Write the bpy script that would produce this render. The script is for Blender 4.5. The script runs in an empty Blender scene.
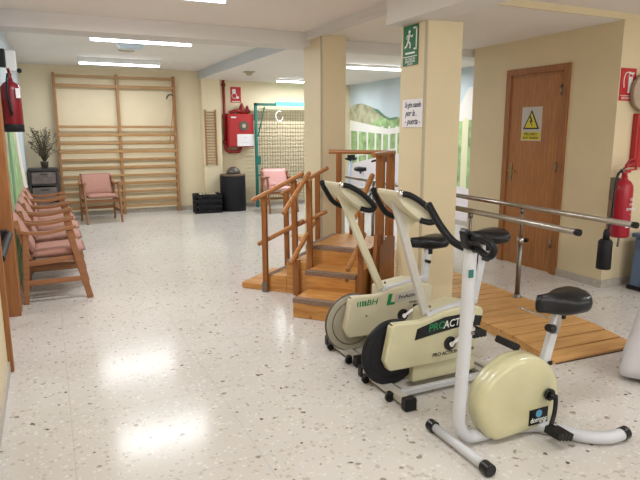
import bpy, bmesh, math, random
from mathutils import Vector, Matrix
random.seed(7)
R = math.radians
S = bpy.context.scene
col = S.collection
PI = math.pi

# ------------------------------------------------------------------ materials
def new_mat(name):
    m = bpy.data.materials.new(name); m.use_nodes = True
    return m, m.node_tree.nodes, m.node_tree.links, m.node_tree.nodes['Principled BSDF']
def flat(name, c, rough=.5, metal=0, noise=.0, scale=8, spec=.5, coat=0):
    m, N, L, b = new_mat(name)
    b.inputs['Roughness'].default_value = rough; b.inputs['Metallic'].default_value = metal
    b.inputs['Specular IOR Level'].default_value = spec; b.inputs['Coat Weight'].default_value = coat
    if noise:
        t = N.new('ShaderNodeTexCoord'); n = N.new('ShaderNodeTexNoise'); n.inputs['Scale'].default_value = scale
        n.inputs['Detail'].default_value = 5
        r = N.new('ShaderNodeValToRGB'); r.color_ramp.elements[0].position = .3; r.color_ramp.elements[1].position = .7
        r.color_ramp.elements[0].color = [max(0, x*(1-noise)) for x in c[:3]]+[1]
        r.color_ramp.elements[1].color = [min(1, x*(1+noise)) for x in c[:3]]+[1]
        L.new(t.outputs['Object'], n.inputs['Vector']); L.new(n.outputs['Fac'], r.inputs['Fac']); L.new(r.outputs['Color'], b.inputs['Base Color'])
    else:
        b.inputs['Base Color'].default_value = (*c[:3], 1)
    return m
def wood(name, c1, c2, axis=0, rough=.4, scale=3, stretch=12, knots=False):
    m, N, L, b = new_mat(name)
    t = N.new('ShaderNodeTexCoord'); mp = N.new('ShaderNodeMapping')
    s = [stretch]*3; s[axis] = 1
    mp.inputs['Scale'].default_value = s
    n = N.new('ShaderNodeTexNoise'); n.inputs['Scale'].default_value = scale; n.inputs['Detail'].default_value = 6; n.inputs['Distortion'].default_value = .6
    r = N.new('ShaderNodeValToRGB'); r.color_ramp.elements[0].position = .32; r.color_ramp.elements[1].position = .68
    r.color_ramp.elements[0].color = (*c1, 1); r.color_ramp.elements[1].color = (*c2, 1)
    L.new(t.outputs['Object'], mp.inputs['Vector']); L.new(mp.outputs['Vector'], n.inputs['Vector']); L.new(n.outputs['Fac'], r.inputs['Fac'])
    out = r.outputs['Color']
    if knots:
        v = N.new('ShaderNodeTexVoronoi'); v.inputs['Scale'].default_value = 5.5
        k = N.new('ShaderNodeValToRGB'); k.color_ramp.elements[0].position = .05; k.color_ramp.elements[1].position = .13
        k.color_ramp.elements[0].color = (.25, .25, .25, 1); k.color_ramp.elements[1].color = (1, 1, 1, 1)
        mx = N.new('ShaderNodeMixRGB'); mx.blend_type = 'MULTIPLY'; mx.inputs['Fac'].default_value = 1
        L.new(t.outputs['Object'], v.inputs['Vector']); L.new(v.outputs['Distance'], k.inputs['Fac'])
        L.new(out, mx.inputs['Color1']); L.new(k.outputs['Color'], mx.inputs['Color2']); out = mx.outputs['Color']
    L.new(out, b.inputs['Base Color']); b.inputs['Roughness'].default_value = rough
    return m
def emis(name, c, s):
    m, N, L, b = new_mat(name)
    b.inputs['Base Color'].default_value = (*c, 1); b.inputs['Emission Color'].default_value = (*c, 1); b.inputs['Emission Strength'].default_value = s
    return m

def terrazzo():
    m, N, L, b = new_mat('terrazzo')
    t = N.new('ShaderNodeTexCoord')
    dn = N.new('ShaderNodeTexNoise'); dn.inputs['Scale'].default_value = 28; dn.inputs['Detail'].default_value = 2
    L.new(t.outputs['Object'], dn.inputs['Vector'])
    ds = N.new('ShaderNodeVectorMath'); ds.operation = 'SCALE'; ds.inputs['Scale'].default_value = .03
    L.new(dn.outputs['Color'], ds.inputs[0])
    ad = N.new('ShaderNodeVectorMath'); ad.operation = 'ADD'
    L.new(t.outputs['Object'], ad.inputs[0]); L.new(ds.outputs['Vector'], ad.inputs[1])
    big = N.new('ShaderNodeTexNoise'); big.inputs['Scale'].default_value = 1.1; big.inputs['Detail'].default_value = 3
    L.new(t.outputs['Object'], big.inputs['Vector'])
    base = N.new('ShaderNodeValToRGB')
    base.color_ramp.elements[0].position = .3; base.color_ramp.elements[1].position = .7
    base.color_ramp.elements[0].color = (.565, .532, .495, 1); base.color_ramp.elements[1].color = (.63, .60, .565, 1)
    L.new(big.outputs['Fac'], base.inputs['Fac'])
    cur = base.outputs['Color']
    def layer(scale, thr, rad, c, cur):
        v = N.new('ShaderNodeTexVoronoi'); v.inputs['Scale'].default_value = scale
        L.new(ad.outputs['Vector'], v.inputs['Vector'])
        sp = N.new('ShaderNodeSeparateColor'); L.new(v.outputs['Color'], sp.inputs['Color'])
        g = N.new('ShaderNodeMath'); g.operation = 'GREATER_THAN'; g.inputs[1].default_value = thr; L.new(sp.outputs['Red'], g.inputs[0])
        # chip radius varies with the cell's own random number
        rr = N.new('ShaderNodeMath'); rr.operation = 'MULTIPLY'; rr.inputs[1].default_value = rad; L.new(sp.outputs['Green'], rr.inputs[0])
        l = N.new('ShaderNodeMath'); l.operation = 'LESS_THAN'; L.new(v.outputs['Distance'], l.inputs[0]); L.new(rr.outputs[0], l.inputs[1])
        mu = N.new('ShaderNodeMath'); mu.operation = 'MULTIPLY'; L.new(g.outputs[0], mu.inputs[0]); L.new(l.outputs[0], mu.inputs[1])
        mx = N.new('ShaderNodeMixRGB'); L.new(mu.outputs[0], mx.inputs['Fac']); L.new(cur, mx.inputs['Color1']); mx.inputs['Color2'].default_value = (*c, 1)
        return mx.outputs['Color']
    cur = layer(50, .55, .55, (.68, .66, .63), cur)
    cur = layer(38, .66, .55, (.49, .45, .405), cur)
    cur = layer(60, .84, .5, (.62, .53, .44), cur)
    cur = layer(25, .87, .38, (.32, .27, .22), cur)
    cur = layer(30, .945, .38, (.15, .12, .10), cur)
    # joints of the large tiles
    sx = N.new('ShaderNodeSeparateXYZ'); L.new(t.outputs['Object'], sx.inputs[0])
    def joint(o, off):
        a = N.new('ShaderNodeMath'); a.operation = 'ADD'; a.inputs[1].default_value = off; L.new(o, a.inputs[0])
        f = N.new('ShaderNodeMath'); f.operation = 'MODULO'; f.inputs[1].default_value = .8; L.new(a.outputs[0], f.inputs[0])
        l = N.new('ShaderNodeMath'); l.operation = 'LESS_THAN'; l.inputs[1].default_value = .004; L.new(f.outputs[0], l.inputs[0])
        return l.outputs[0]
    j = N.new('ShaderNodeMath'); j.operation = 'MAXIMUM'; L.new(joint(sx.outputs['X'], 8.0), j.inputs[0]); L.new(joint(sx.outputs['Y'], 8.06), j.inputs[1])
    jf = N.new('ShaderNodeMath'); jf.operation = 'MULTIPLY'; jf.inputs[1].default_value = .35; L.new(j.outputs[0], jf.inputs[0])
    mx = N.new('ShaderNodeMixRGB'); L.new(jf.outputs[0], mx.inputs['Fac']); L.new(cur, mx.inputs['Color1']); mx.inputs['Color2'].default_value = (.3, .28, .26, 1)
    L.new(mx.outputs['Color'], b.inputs['Base Color'])
    b.inputs['Roughness'].default_value = .17; b.inputs['Specular IOR Level'].default_value = .22
    return m

M = {}
M['floor'] = terrazzo()
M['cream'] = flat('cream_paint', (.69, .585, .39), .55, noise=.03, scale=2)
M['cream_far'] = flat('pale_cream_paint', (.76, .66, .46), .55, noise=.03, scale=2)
M['ceil'] = flat('ceiling_paint', (.83, .785, .745), .8, noise=.02, scale=1.5)
M['ceil_w'] = flat('white_ceiling_paint', (.82, .79, .75), .8, noise=.02, scale=1.5)
M['beam'] = flat('beam_paint', (.70, .68, .67), .7, noise=.03, scale=1.5)
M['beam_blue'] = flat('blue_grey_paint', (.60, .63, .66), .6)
M['base'] = flat('baseboard_stone', (.46, .42, .37), .4, noise=.15, scale=40)
M['door'] = wood('door_wood', (.30, .12, .035), (.42, .18, .055), 2, .5, 5, 14)
M['doorframe'] = wood('door_frame_wood', (.25, .095, .028), (.35, .145, .042), 2, .5, 5, 14)
M['chairwood'] = wood('beech_chair_wood', (.25, .10, .038), (.35, .15, .06), 0, .4, 5, 10)
M['pine'] = wood('pine_boards', (.44, .19, .045), (.66, .33, .10), 0, .4, 4, 10, True)
M['pinedark'] = wood('varnished_pine_post', (.22, .075, .018), (.34, .13, .035), 2, .35, 4, 10)
M['rail'] = wood('varnished_rail', (.32, .125, .035), (.44, .19, .06), 0, .35, 5, 6)
M['strip'] = flat('worn_grip_strip', (.25, .165, .12), .8, noise=.25, scale=60)
M['barwood'] = wood('wall_bar_wood', (.34, .18, .07), (.46, .265, .105), 0, .45, 4, 14)
M['barpost'] = wood('wall_bar_post_wood', (.30, .14, .045), (.38, .19, .07), 2, .45, 4, 14)
M['plank'] = wood('platform_planks', (.50, .26, .085), (.66, .38, .15), 0, .42, 3, 12)
M['plankgap'] = flat('plank_gap', (.07, .03, .012), .8)
M['pinkfab'] = flat('salmon_upholstery', (.40, .205, .16), .8, noise=.08, scale=30)
M['pinkvinyl'] = flat('pink_vinyl', (.70, .38, .36), .35, noise=.04, scale=10)
M['steel'] = flat('brushed_steel', (.42, .39, .36), .28, 1, noise=.12, scale=12)
M['darksteel'] = flat('dull_steel', (.25, .23, .21), .4, 1)
M['chrome'] = flat('chrome', (.7, .7, .7), .15, 1)
M['white'] = flat('white_enamel', (.56, .575, .61), .3, noise=.03, scale=9)
M['whitegrey'] = flat('grey_white_enamel', (.52, .50, .46), .35, noise=.06, scale=12)
M['bikecream'] = flat('aged_cream_plastic', (.60, .57, .38), .38, noise=.06, scale=7)
M['bikecream2'] = flat('pale_cream_plastic', (.64, .60, .44), .4, noise=.05, scale=7)
M['ivory'] = flat('yellowed_glossy_plastic', (.56, .53, .33), .22, noise=.08, scale=5, coat=.3)
M['black'] = flat('black_plastic', (.008, .008, .010), .3, spec=.35)
M['foam'] = flat('black_foam', (.007, .008, .010), .45, spec=.25)
M['blackmat'] = flat('black_matte', (.012, .012, .016), .6, spec=.3)
M['disc'] = flat('grey_flywheel', (.40, .37, .29), .4, noise=.06, scale=10)
M['rim'] = flat('dark_rim', (.10, .085, .07), .4)
M['red'] = flat('fire_red', (.38, .010, .028), .3)
M['redbox'] = flat('fire_box_red', (.42, .018, .022), .4)
M['redsign'] = flat('sign_red', (.50, .012, .022), .45)
M['redpipe'] = flat('pipe_red', (.27, .018, .014), .4)
M['paper'] = flat('paper_white', (.78, .77, .80), .7)
M['ink'] = flat('ink_blue_black', (.06, .06, .12), .7)
M['green'] = flat('sign_green', (.008, .145, .06), .45)
M['greentxt'] = flat('print_green', (.01, .22, .07), .5)
M['signwhite'] = flat('sign_white', (.78, .80, .76), .5)
M['yellow'] = flat('sign_yellow', (.62, .52, .02), .5)
M['signgrey'] = flat('sign_grey_plate', (.50, .48, .45), .5)
M['teal'] = flat('teal_enamel', (.010, .17, .145), .4)
M['tealbright'] = flat('turquoise_panel', (.10, .62, .56), .45)
M['tealdark'] = flat('dark_green_enamel', (.01, .10, .075), .5)
M['lidbrown'] = flat('dark_wood_lid', (.13, .085, .05), .5)
M['mesh'] = flat('cage_wire', (.27, .23, .15), .5, .3)
M['tan'] = flat('tan_disc', (.42, .33, .24), .5, noise=.06, scale=8)
M['blue'] = flat('slate_blue_plastic', (.10, .155, .26), .45)
M['bluesticker'] = flat('sky_blue_print', (.10, .35, .55), .5)
M['cloth'] = flat('white_cloth', (.62, .60, .64), .85, noise=.03, scale=6)
M['plant'] = flat('dark_dry_leaf', (.10, .085, .05), .7, noise=.3, scale=20)
M['shelf'] = flat('dark_shelf', (.03, .03, .035), .4)
M['drawer'] = flat('grey_clear_drawer', (.15, .12, .115), .3, noise=.3, scale=14)
M['tube'] = emis('fluorescent_tube', (.93, .97, 1), 9)
M['lamp_housing'] = flat('lamp_housing', (.80, .82, .82), .4)
M['lamp_blue'] = flat('blue_white_cover', (.55, .68, .80), .3)
M['beige'] = flat('beige_plastic', (.46, .40, .28), .5)
M['hill'] = flat('painted_hill', (.43, .42, .28), .8, noise=.4, scale=5)
M['hillgreen'] = flat('painted_green', (.30, .44, .20), .8, noise=.45, scale=5)
M['leaf'] = flat('painted_leaf_green', (.27, .42, .20), .8, noise=.45, scale=6)
M['paleyellow'] = flat('painted_pale_yellow', (.74, .72, .50), .8)
M['reddark'] = flat('dark_red_enamel', (.19, .006, .014), .35)
M['brass'] = flat('aged_brass', (.34, .27, .15), .35, 1)
M['tealdecal'] = flat('teal_print', (.01, .14, .12), .5)
M['hillline'] = flat('painted_green_line', (.12, .25, .15), .8, noise=.2, scale=4)
M['muralwhite'] = flat('painted_white', (.78, .76, .72), .8, noise=.03, scale=3)
M['murallow'] = flat('painted_lilac_white', (.72, .68, .72), .8, noise=.04, scale=3)
M['sky'] = flat('painted_sky', (.58, .67, .73), .8, noise=.10, scale=1.4)
M['frameblue'] = flat('pale_blue_enamel', (.42, .55, .72), .4)
M['glass'] = flat('window_daylight_glass', (.8, .85, .9), .05)

# ------------------------------------------------------------------ mesh builder
class MB:
    def __init__(s): s.bm = bmesh.new(); s.mi = 0
    def _f(s, vs, smooth=False):
        try:
            f = s.bm.faces.new(vs); f.material_index = s.mi; f.smooth = smooth; return f
        except ValueError: return None
    def box(s, a, b, mat=None):
        x0, y0, z0 = [min(p, q) for p, q in zip(a, b)]; x1, y1, z1 = [max(p, q) for p, q in zip(a, b)]
        P = [(x0,y0,z0),(x1,y0,z0),(x1,y1,z0),(x0,y1,z0),(x0,y0,z1),(x1,y0,z1),(x1,y1,z1),(x0,y1,z1)]
        v = [s.bm.verts.new(mat @ Vector(p) if mat else p) for p in P]
        for q in ((0,3,2,1),(4,5,6,7),(0,1,5,4),(1,2,6,5),(2,3,7,6),(3,0,4,7)): s._f([v[i] for i in q])
        return s
    def bar(s, p0, p1, w, h, up=(0,0,1)):
        p0, p1 = Vector(p0), Vector(p1); d = p1-p0; L = d.length; d.normalize()
        u = Vector(up)
        if abs(d.dot(u)) > .98: u = Vector((1,0,0))
        sd = d.cross(u).normalized(); u = sd.cross(d).normalized()
        m = Matrix((d, sd, u)).transposed().to_4x4(); m.translation = p0
        return s.box((0,-w/2,-h/2), (L,w/2,h/2), m)
    def tube(s, pts, r, seg=14, caps=True, smooth=True, closed=False):
        pts = [Vector(p) for p in pts]; n = len(pts)
        rs = r if isinstance(r, (list, tuple)) else [r]*n
        rings = []; prev = None
        for i, p in enumerate(pts):
            if closed: t = (pts[(i+1) % n]-pts[i-1]).normalized()
            elif i == 0: t = (pts[1]-p).normalized()
            elif i == n-1: t = (p-pts[i-1]).normalized()
            else: t = ((pts[i+1]-p).normalized()+(p-pts[i-1]).normalized()).normalized()
            if prev is None:
                a = Vector((0,0,1)) if abs(t.z) < .9 else Vector((1,0,0))
                u = t.cross(a).normalized()
            else:
                u = (prev-t*prev.dot(t)).normalized()
            prev = u; w = t.cross(u)
            rings.append([s.bm.verts.new(p+(u*math.cos(2*PI*k/seg)+w*math.sin(2*PI*k/seg))*rs[i]) for k in range(seg)])
        for i in range(n if closed else n-1):
            A, B = rings[i], rings[(i+1) % n]
            for k in range(seg): s._f([A[k], A[(k+1)%seg], B[(k+1)%seg], B[k]], smooth)
        if caps and not closed: s._f(rings[0][::-1]); s._f(rings[-1])
        return s
    def cyl(s, p0, p1, r, seg=20, r2=None):
        return s.tube([p0, p1], [r, r if r2 is None else r2], seg)
    def lathe(s, prof, c=(0,0,0), seg=28):
        rings = []
        for r, z in prof: rings.append([s.bm.verts.new((c[0]+r*math.cos(2*PI*k/seg), c[1]+r*math.sin(2*PI*k/seg), c[2]+z)) for k in range(seg)])
        for A, B in zip(rings, rings[1:]):
            for k in range(seg): s._f([A[k], A[(k+1)%seg], B[(k+1)%seg], B[k]], True)
        s._f(rings[0][::-1]); s._f(rings[-1]); return s
    def prism(s, poly, e0, e1, axis='y'):
        def P(a, b, e): return {'y': (a, e, b), 'x': (e, a, b), 'z': (a, b, e)}[axis]
        A = [s.bm.verts.new(P(a, b, e0)) for a, b in poly]; B = [s.bm.verts.new(P(a, b, e1)) for a, b in poly]
        n = len(poly); s._f(A); s._f(B[::-1])
        for i in range(n): s._f([A[i], B[i], B[(i+1)%n], A[(i+1)%n]])
        return s
    def sheet(s, fn, nu, nv, th=0):
        g = [[s.bm.verts.new(fn(i/nu, j/nv)) for j in range(nv+1)] for i in range(nu+1)]
        for i in range(nu):
            for j in range(nv): s._f([g[i][j], g[i+1][j], g[i+1][j+1], g[i][j+1]], True)
        return s
    def sphere(s, c, r, sc=(1,1,1), u=16, v=10):
        m = Matrix.Translation(c) @ Matrix.Diagonal((*[r*q for q in sc], 1))
        g = bmesh.ops.create_uvsphere(s.bm, u_segments=u, v_segments=v, radius=1, matrix=m)
        for vv in g['verts']:
            for f in vv.link_faces: f.material_index = s.mi; f.smooth = True
        return s
    def build(s, name, mat, parent=None, bevel=0, sub=0, loc=None, seg=2):
        bmesh.ops.recalc_face_normals(s.bm, faces=s.bm.faces[:])
        me = bpy.data.meshes.new(name); s.bm.to_mesh(me); s.bm.free()
        for m in (mat if isinstance(mat, (list, tuple)) else [mat]): me.materials.append(M[m] if isinstance(m, str) else m)
        o = bpy.data.objects.new(name, me); col.objects.link(o)
        if bevel:
            b = o.modifiers.new('bevel', 'BEVEL'); b.width = bevel; b.segments = seg; b.limit_method = 'ANGLE'; b.angle_limit = R(35); b.harden_normals = True
            me.shade_smooth() if hasattr(me, 'shade_smooth') else None
        if sub: q = o.modifiers.new('sub', 'SUBSURF'); q.levels = sub; q.render_levels = sub
        if parent: o.parent = parent
        if loc: o.location = loc
        return o
def arc(c, r, a0, a1, n, f): return [f(c[0]+r*math.cos(a0+(a1-a0)*i/n), c[1]+r*math.sin(a0+(a1-a0)*i/n)) for i in range(n+1)]
def smooth_path(pts, n=6):
    P = [Vector(p) for p in pts]; P = [P[0]*2-P[1]]+P+[P[-1]*2-P[-2]]; out = []
    for i in range(1, len(P)-2):
        a, b, c, d = P[i-1:i+3]
        for k in range(n):
            t = k/n; out.append(.5*((2*b)+(c-a)*t+(2*a-5*b+4*c-d)*t*t+(3*b-a-3*c+d)*t**3))
    out.append(P[-2]); return out
def tag(o, label, cat, group=None, kind=None):
    o['label'] = label; o['category'] = cat
    if group: o['group'] = group
    if kind: o['kind'] = kind
    return o
def thing(name, loc, label, cat, rz=0, group=None):
    o = bpy.data.objects.new(name, None); col.objects.link(o); o.location = loc; o.rotation_euler = (0,0,rz)
    o.empty_display_size = .1
    return tag(o, label, cat, group)
def struct(name, mb, mat, parent=None, **k):
    o = mb.build(name, mat, parent, **k)
    if not parent: o['kind'] = 'structure'
    return o
def dup(root, loc, rz, label):
    def cp(o, par):
        c = o.copy(); col.objects.link(c); c.parent = par
        for ch in kids(o): cp(ch, c)
        return c
    r = root.copy(); col.objects.link(r); r.location = loc; r.rotation_euler = (0,0,rz); r['label'] = label
    for ch in kids(root): cp(ch, r)
    return r
def kids(o): return [x for x in list(col.objects) if x.parent == o]
FACE = {'-y': (R(90), 0, 0), '-x': (R(90), 0, R(-90)), '+x': (R(90), 0, R(90))}
def text(name, body, size, mat, loc, face='-y', parent=None, sx=1, th=.0006, rot=0, align='CENTER', shear=0):
    cu = bpy.data.curves.new(name, 'FONT'); cu.body = body; cu.size = size; cu.extrude = th; cu.offset = size*.012; cu.align_x = align; cu.align_y = 'CENTER'
    cu.shear = shear; cu.resolution_u = 3
    t = bpy.data.objects.new(name+'_src', cu); col.objects.link(t)
    bpy.context.view_layer.update()
    dg = bpy.context.evaluated_depsgraph_get()
    me = bpy.data.meshes.new_from_object(t.evaluated_get(dg)); bpy.data.objects.remove(t)
    me.materials.clear(); me.materials.append(M[mat])
    me.transform(Matrix.Diagonal((sx, 1, 1, 1)))
    if rot: me.transform(Matrix.Rotation(rot, 4, 'Z'))
    from mathutils import Euler
    me.transform(Euler(FACE[face]).to_matrix().to_4x4())
    o = bpy.data.objects.new(name, me); col.objects.link(o); o.location = loc
    if parent: o.parent = parent
    return o

# ------------------------------------------------------------------ room
ZN, ZL, ZF, ZB = 2.53, 2.475, 2.63, 2.39        # near ceiling, low ceilings, far ceiling, beam underside
XW = 4.77
struct('floor', MB().box((-3.2,-3.2,-.1), (8.2,11.4,0)), 'floor')
# left wall with a doorway between y 4.0 and 5.3
wl = MB()
wl.box((-.58,-3.1,0), (-.33,4.0,2.75)); wl.box((-.58,5.32,0), (-.33,11.2,2.75)); wl.box((-.58,4.0,2.12), (-.33,5.32,2.75))
wl.mi = 1
def onwall(poly, e):   # flat painted shapes of the mural, in the wall's own mesh
    vs = [wl.bm.verts.new((-.33+e, a, b)) for a, b in poly]; wl._f(vs)
wl.mi = 1; onwall([(5.42,0),(11.2,0),(11.2,2.63),(5.42,2.63)], .001)
wl.mi = 2; onwall([(5.42,1.75),(6.2,1.85),(6.9,1.7),(7.6,1.75),(8.4,1.5),(9.3,1.15),(10,.9),(11.2,.8),(11.2,0),(5.42,0)], .002)
wl.mi = 3; onwall([(5.42,1.05),(6.0,1.25),(6.6,1.5),(7.2,1.62),(7.8,1.3),(8.5,.9),(9.5,.55),(11.2,.3),(11.2,0),(5.42,0)], .003)
wl.mi = 4; onwall([(7.9,1.62),(8.5,1.5),(9.3,1.1),(10.2,.7),(11.2,.55),(11.2,.2),(9.9,.4),(8.9,.8),(8.2,1.2)], .004)
wl.mi = 4; onwall([(5.42,1.5),(5.75,1.55),(5.9,1.0),(5.8,.4),(5.42,.3)], .004)
wl.mi = 5; onwall([(6.35,1.7),(6.6,1.72),(6.75,1.1),(6.6,.4),(6.3,.5)], .005)
wl.build('wall_left', ['cream', 'sky', 'hill', 'leaf', 'muralwhite', 'hillline'])['kind'] = 'structure'
# doorway on the left
fr = MB(); fr.box((-.60,5.18,0), (-.30,5.30,2.12)); fr.box((-.345,5.30,0), (-.298,5.40,2.14)); fr.box((-.60,3.98,0), (-.32,4.02,2.12)); fr.box((-.345,3.93,0), (-.30,3.98,2.14)); fr.box((-.60,4.02,2.06), (-.32,5.18,2.12))
df = struct('door_1', fr, 'doorframe', bevel=.004)
lf = MB().box((-.50,4.03,.01), (-.46,5.17,2.05)).build('door_leaf', 'door', df)
pb = MB(); pb.box((-.46,4.2,.86), (-.36,4.26,.94)); pb.box((-.46,5.04,.66), (-.33,5.12,.74)); pb.cyl((-.325,4.12,.70), (-.325,5.11,.70), .028); pb.box((-.46,4.16,.66), (-.33,4.22,.74))
pb.build('push_bar', 'blackmat', df, bevel=.004)
# far wall
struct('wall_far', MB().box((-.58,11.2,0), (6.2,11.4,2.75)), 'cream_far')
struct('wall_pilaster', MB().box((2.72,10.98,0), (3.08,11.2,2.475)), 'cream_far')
# mural wall on the far right
wr = MB(); wr.mi = 0; wr.box((6.0,5.73,0), (6.2,11.2,2.75))
def pw(poly, e, mi):
    wr.mi = mi; wr._f([wr.bm.verts.new((6.0-e, a, b)) for a, b in poly])
pw([(5.8,0),(11.2,0),(11.2,2.475),(5.8,2.475)], .001, 0)
pw([(11.2,.3),(11.2,2.02),(10.98,2.06),(10.68,2.07),(10.34,2.0),(10.03,1.92),(9.76,1.79),(9.58,1.74),(9.3,1.75),(8.6,1.85),(7.6,1.7),(5.8,1.6),(5.8,.3)], .002, 1)
pw([(10.25,1.95),(10.03,1.93),(9.76,1.80),(9.58,1.75),(9.3,1.77),(9.3,1.73),(9.58,1.70),(9.8,1.76),(10.05,1.87)], .0025, 3)
pw([(10.25,1.66),(9.9,1.78),(9.6,1.70),(9.3,1.72),(8.6,1.75),(5.8,1.6),(5.8,.3),(11.2,.3),(11.2,1.6)], .003, 2)
pw([(11.2,1.74),(9.64,1.55),(9.29,1.58),(7.5,1.9),(7.3,2.17),(5.8,2.17),(5.8,1.67),(7.3,1.67),(9.28,1.47),(9.6,1.44),(11.2,1.52)], .004, 4)
pw([(11.2,.97),(9.3,1.19),(9.3,1.16),(11.2,.94)], .004, 4)
for yy in (11.17, 10.82, 10.43, 10.10, 9.84, 9.59, 9.33, 9.0, 8.6, 8.2, 7.8):
    pw([(yy+.035,.7),(yy+.035,1.6),(yy-.035,1.6),(yy-.035,.7)], .0045, 4)
pw([(7.42,.5),(7.42,1.7),(7.27,1.7),(7.27,.5)], .0045, 6)
pw([(11.2,0),(11.2,.80),(9.3,1.10),(7.47,.62),(5.8,.5),(5.8,0)], .005, 5)
wr.build('wall_mural', ['sky', 'hill', 'hillgreen', 'hillline', 'muralwhite', 'murallow', 'paleyellow'])['kind'] = 'structure'
# door block: faces -X at x 4.77, its end faces the camera
struct('wall_right', MB().box((XW,3.72,0), (8.0,5.73,2.9)), 'cream')
struct('wall_side', MB().box((8.0,-3.1,0), (8.2,5.73,2.75)), 'cream')
# wall behind the camera with window openings
wb = MB(); wb.box((-.58,-3.2,0), (8.0,-3.0,.9)); wb.box((-.58,-3.2,2.3), (8.0,-3.0,2.75))
for a, b in ((-.58,.3),(2.1,2.7),(4.5,5.1),(6.9,8.0)): wb.box((a,-3.2,.9), (b,-3.0,2.3))
struct('wall_back', wb, 'cream')
# ceilings
ce = MB(); ce.box((-.58,-3.1,ZN), (2.62,5.82,2.9)); ce.box((2.62,-3.1,ZN), (8.2,3.72,2.9))
ce.mi = 1; ce.box((-.58,6.1,ZF), (2.72,11.3,2.9)); ce.box((2.72,6.1,ZL), (6.2,11.3,2.9)); ce.box((2.62,3.72,ZL), (4.79,5.82,2.9))
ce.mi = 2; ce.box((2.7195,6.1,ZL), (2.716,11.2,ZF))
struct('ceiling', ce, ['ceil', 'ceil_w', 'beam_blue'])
struct('trim_1', MB().box((2.62,3.70,ZL), (4.77,3.72,ZN+.03)), 'cream')   # pale header face of the alcove
struct('trim_2', MB().box((-.33,5.80,ZB), (6.0,6.12,2.66)), 'beam', bevel=.006)
struct('trim_3', MB().box((2.41,-3.0,2.29), (2.66,3.93,ZN+.05)), 'beam', bevel=.006)
struct('trim_4', MB().box((2.56,3.93,2.455), (2.66,5.8,ZN+.05)), 'beam')
# baseboards
bh = .075
struct('baseboard_far', MB().box((-.33,11.185,0), (2.72,11.2,bh)).box((2.705,10.965,0),(3.095,10.98,bh)).box((3.08,11.185,0),(6,11.2,bh)), 'base')
struct('baseboard_right', MB().box((XW-.015,3.706,0), (XW,4.265,bh)).box((XW-.015,5.14,0),(XW,5.73,bh)).box((XW,3.705,0),(8,3.72,bh)), 'base')
struct('baseboard_left', MB().box((-.33,-3,0), (-.318,3.93,bh)).box((-.33,5.42,0), (-.318,11.2,bh)), 'base')
struct('baseboard_mural', MB().box((5.985,5.73,0), (6,11.2,bh)), 'base')
# columns
def column(x, y, w, d, z):
    m = MB(); m.box((x,y,0), (x+w,y+d,z)); m.mi = 1
    m.box((x-.004,y-.004,0), (x+.016,y+.016,z-.01)); return m
struct('column_near', column(2.55,3.60,.33,.33,2.295), ['cream', 'beige'], bevel=.004)
struct('column_far', column(2.62,5.53,.29,.44,2.48), ['cream', 'beige'], bevel=.004)
# the high-voltage room door
dr = MB(); x = XW
dr.box((x-.025,5.065,0), (x+.01,5.14,2.166)); dr.box((x-.025,4.265,0), (x+.01,4.34,2.166)); dr.box((x-.025,4.34,2.10), (x+.01,5.065,2.166))
dr.box((x-.012,4.335,2.07),(x+.01,5.07,2.10)); dr.box((x-.012,5.05,0),(x+.01,5.065,2.1)); dr.box((x-.012,4.34,0),(x+.01,4.36,2.1))
d2 = struct('door_2', dr, 'doorframe', bevel=.003)
MB().box((x-.006,4.35,.01), (x+.01,5.055,2.075)).build('door_leaf', 'door', d2)
hd = MB(); hd.box((x-.014,4.985,.94), (x-.006,5.022,1.14)); hd.cyl((x-.014,5.003,1.06), (x-.05,5.003,1.06), .009); hd.tube(smooth_path([(x-.05,5.003,1.06),(x-.055,4.97,1.065),(x-.05,4.90,1.055)]), .009); hd.cyl((x-.014,5.003,.985),(x-.022,5.003,.985),.01)
hd.build('door_handle', 'brass', d2)
for z in (.28, 1.08, 1.86):
    MB().cyl((x-.03,4.348,z), (x-.03,4.348,z+.1), .009).build('hinge', 'darksteel', d2)

# ------------------------------------------------------------------ ceiling lights
def tube_light(loc, L, label, power, drop=.035):
    t = thing('ceiling_light', loc, label, 'ceiling light', 0, 'fluorescent tubes on the ceiling')
    MB().box((-L/2-.02,-.018,-drop), (L/2+.02,.018,0)).build('housing', 'lamp_housing', t, bevel=.004)
    MB().cyl((-L/2,0,-drop-.015), (L/2,0,-drop-.015), .014, 14).build('tube', 'tube', t)
    ld = bpy.data.lights.new('tube_glow', 'AREA'); ld.shape = 'RECTANGLE'; ld.size = L; ld.size_y = .03; ld.energy = power; ld.color = (.95, .98, 1)
    lo = bpy.data.objects.new('tube_glow', ld); col.objects.link(lo); lo.location = (loc[0], loc[1], loc[2]-drop-.035)
    return t
PW = 34
tube_light((1.13,7.32,ZF), 1.15, 'fluorescent tube light just behind the big beam, nearer of the left two', PW, .075)
tube_light((1.16,9.85,ZF), 1.20, 'fluorescent tube light closest to the wall bars, farther of the two on the left', PW*.85, .075)
tube_light((.72,4.52,ZN), 1.22, 'fluorescent tube light at the top edge, in front of the big beam', PW)
tube_light((4.62,10.4,ZL), 1.22, 'fluorescent tube light over the turquoise cage', PW)
tube_light((4.75,7.76,ZL), 1.3, 'fluorescent tube light seen between the two columns above the mural', PW)
# rows that carry on behind the viewpoint light the near half of the room
for lx, ly in ((.72,1.4), (.72,-1.6), (4.3,1.0), (6.2,1.6), (4.3,-1.6)):
    ld = bpy.data.lights.new('ceiling_tube_glow', 'AREA'); ld.shape = 'RECTANGLE'; ld.size = 1.22; ld.size_y = .1; ld.energy = PW*.68; ld.color = (.95, .98, 1)
    lo = bpy.data.objects.new('ceiling_tube_glow', ld); col.objects.link(lo); lo.location = (lx, ly, ZN-.06)
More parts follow.
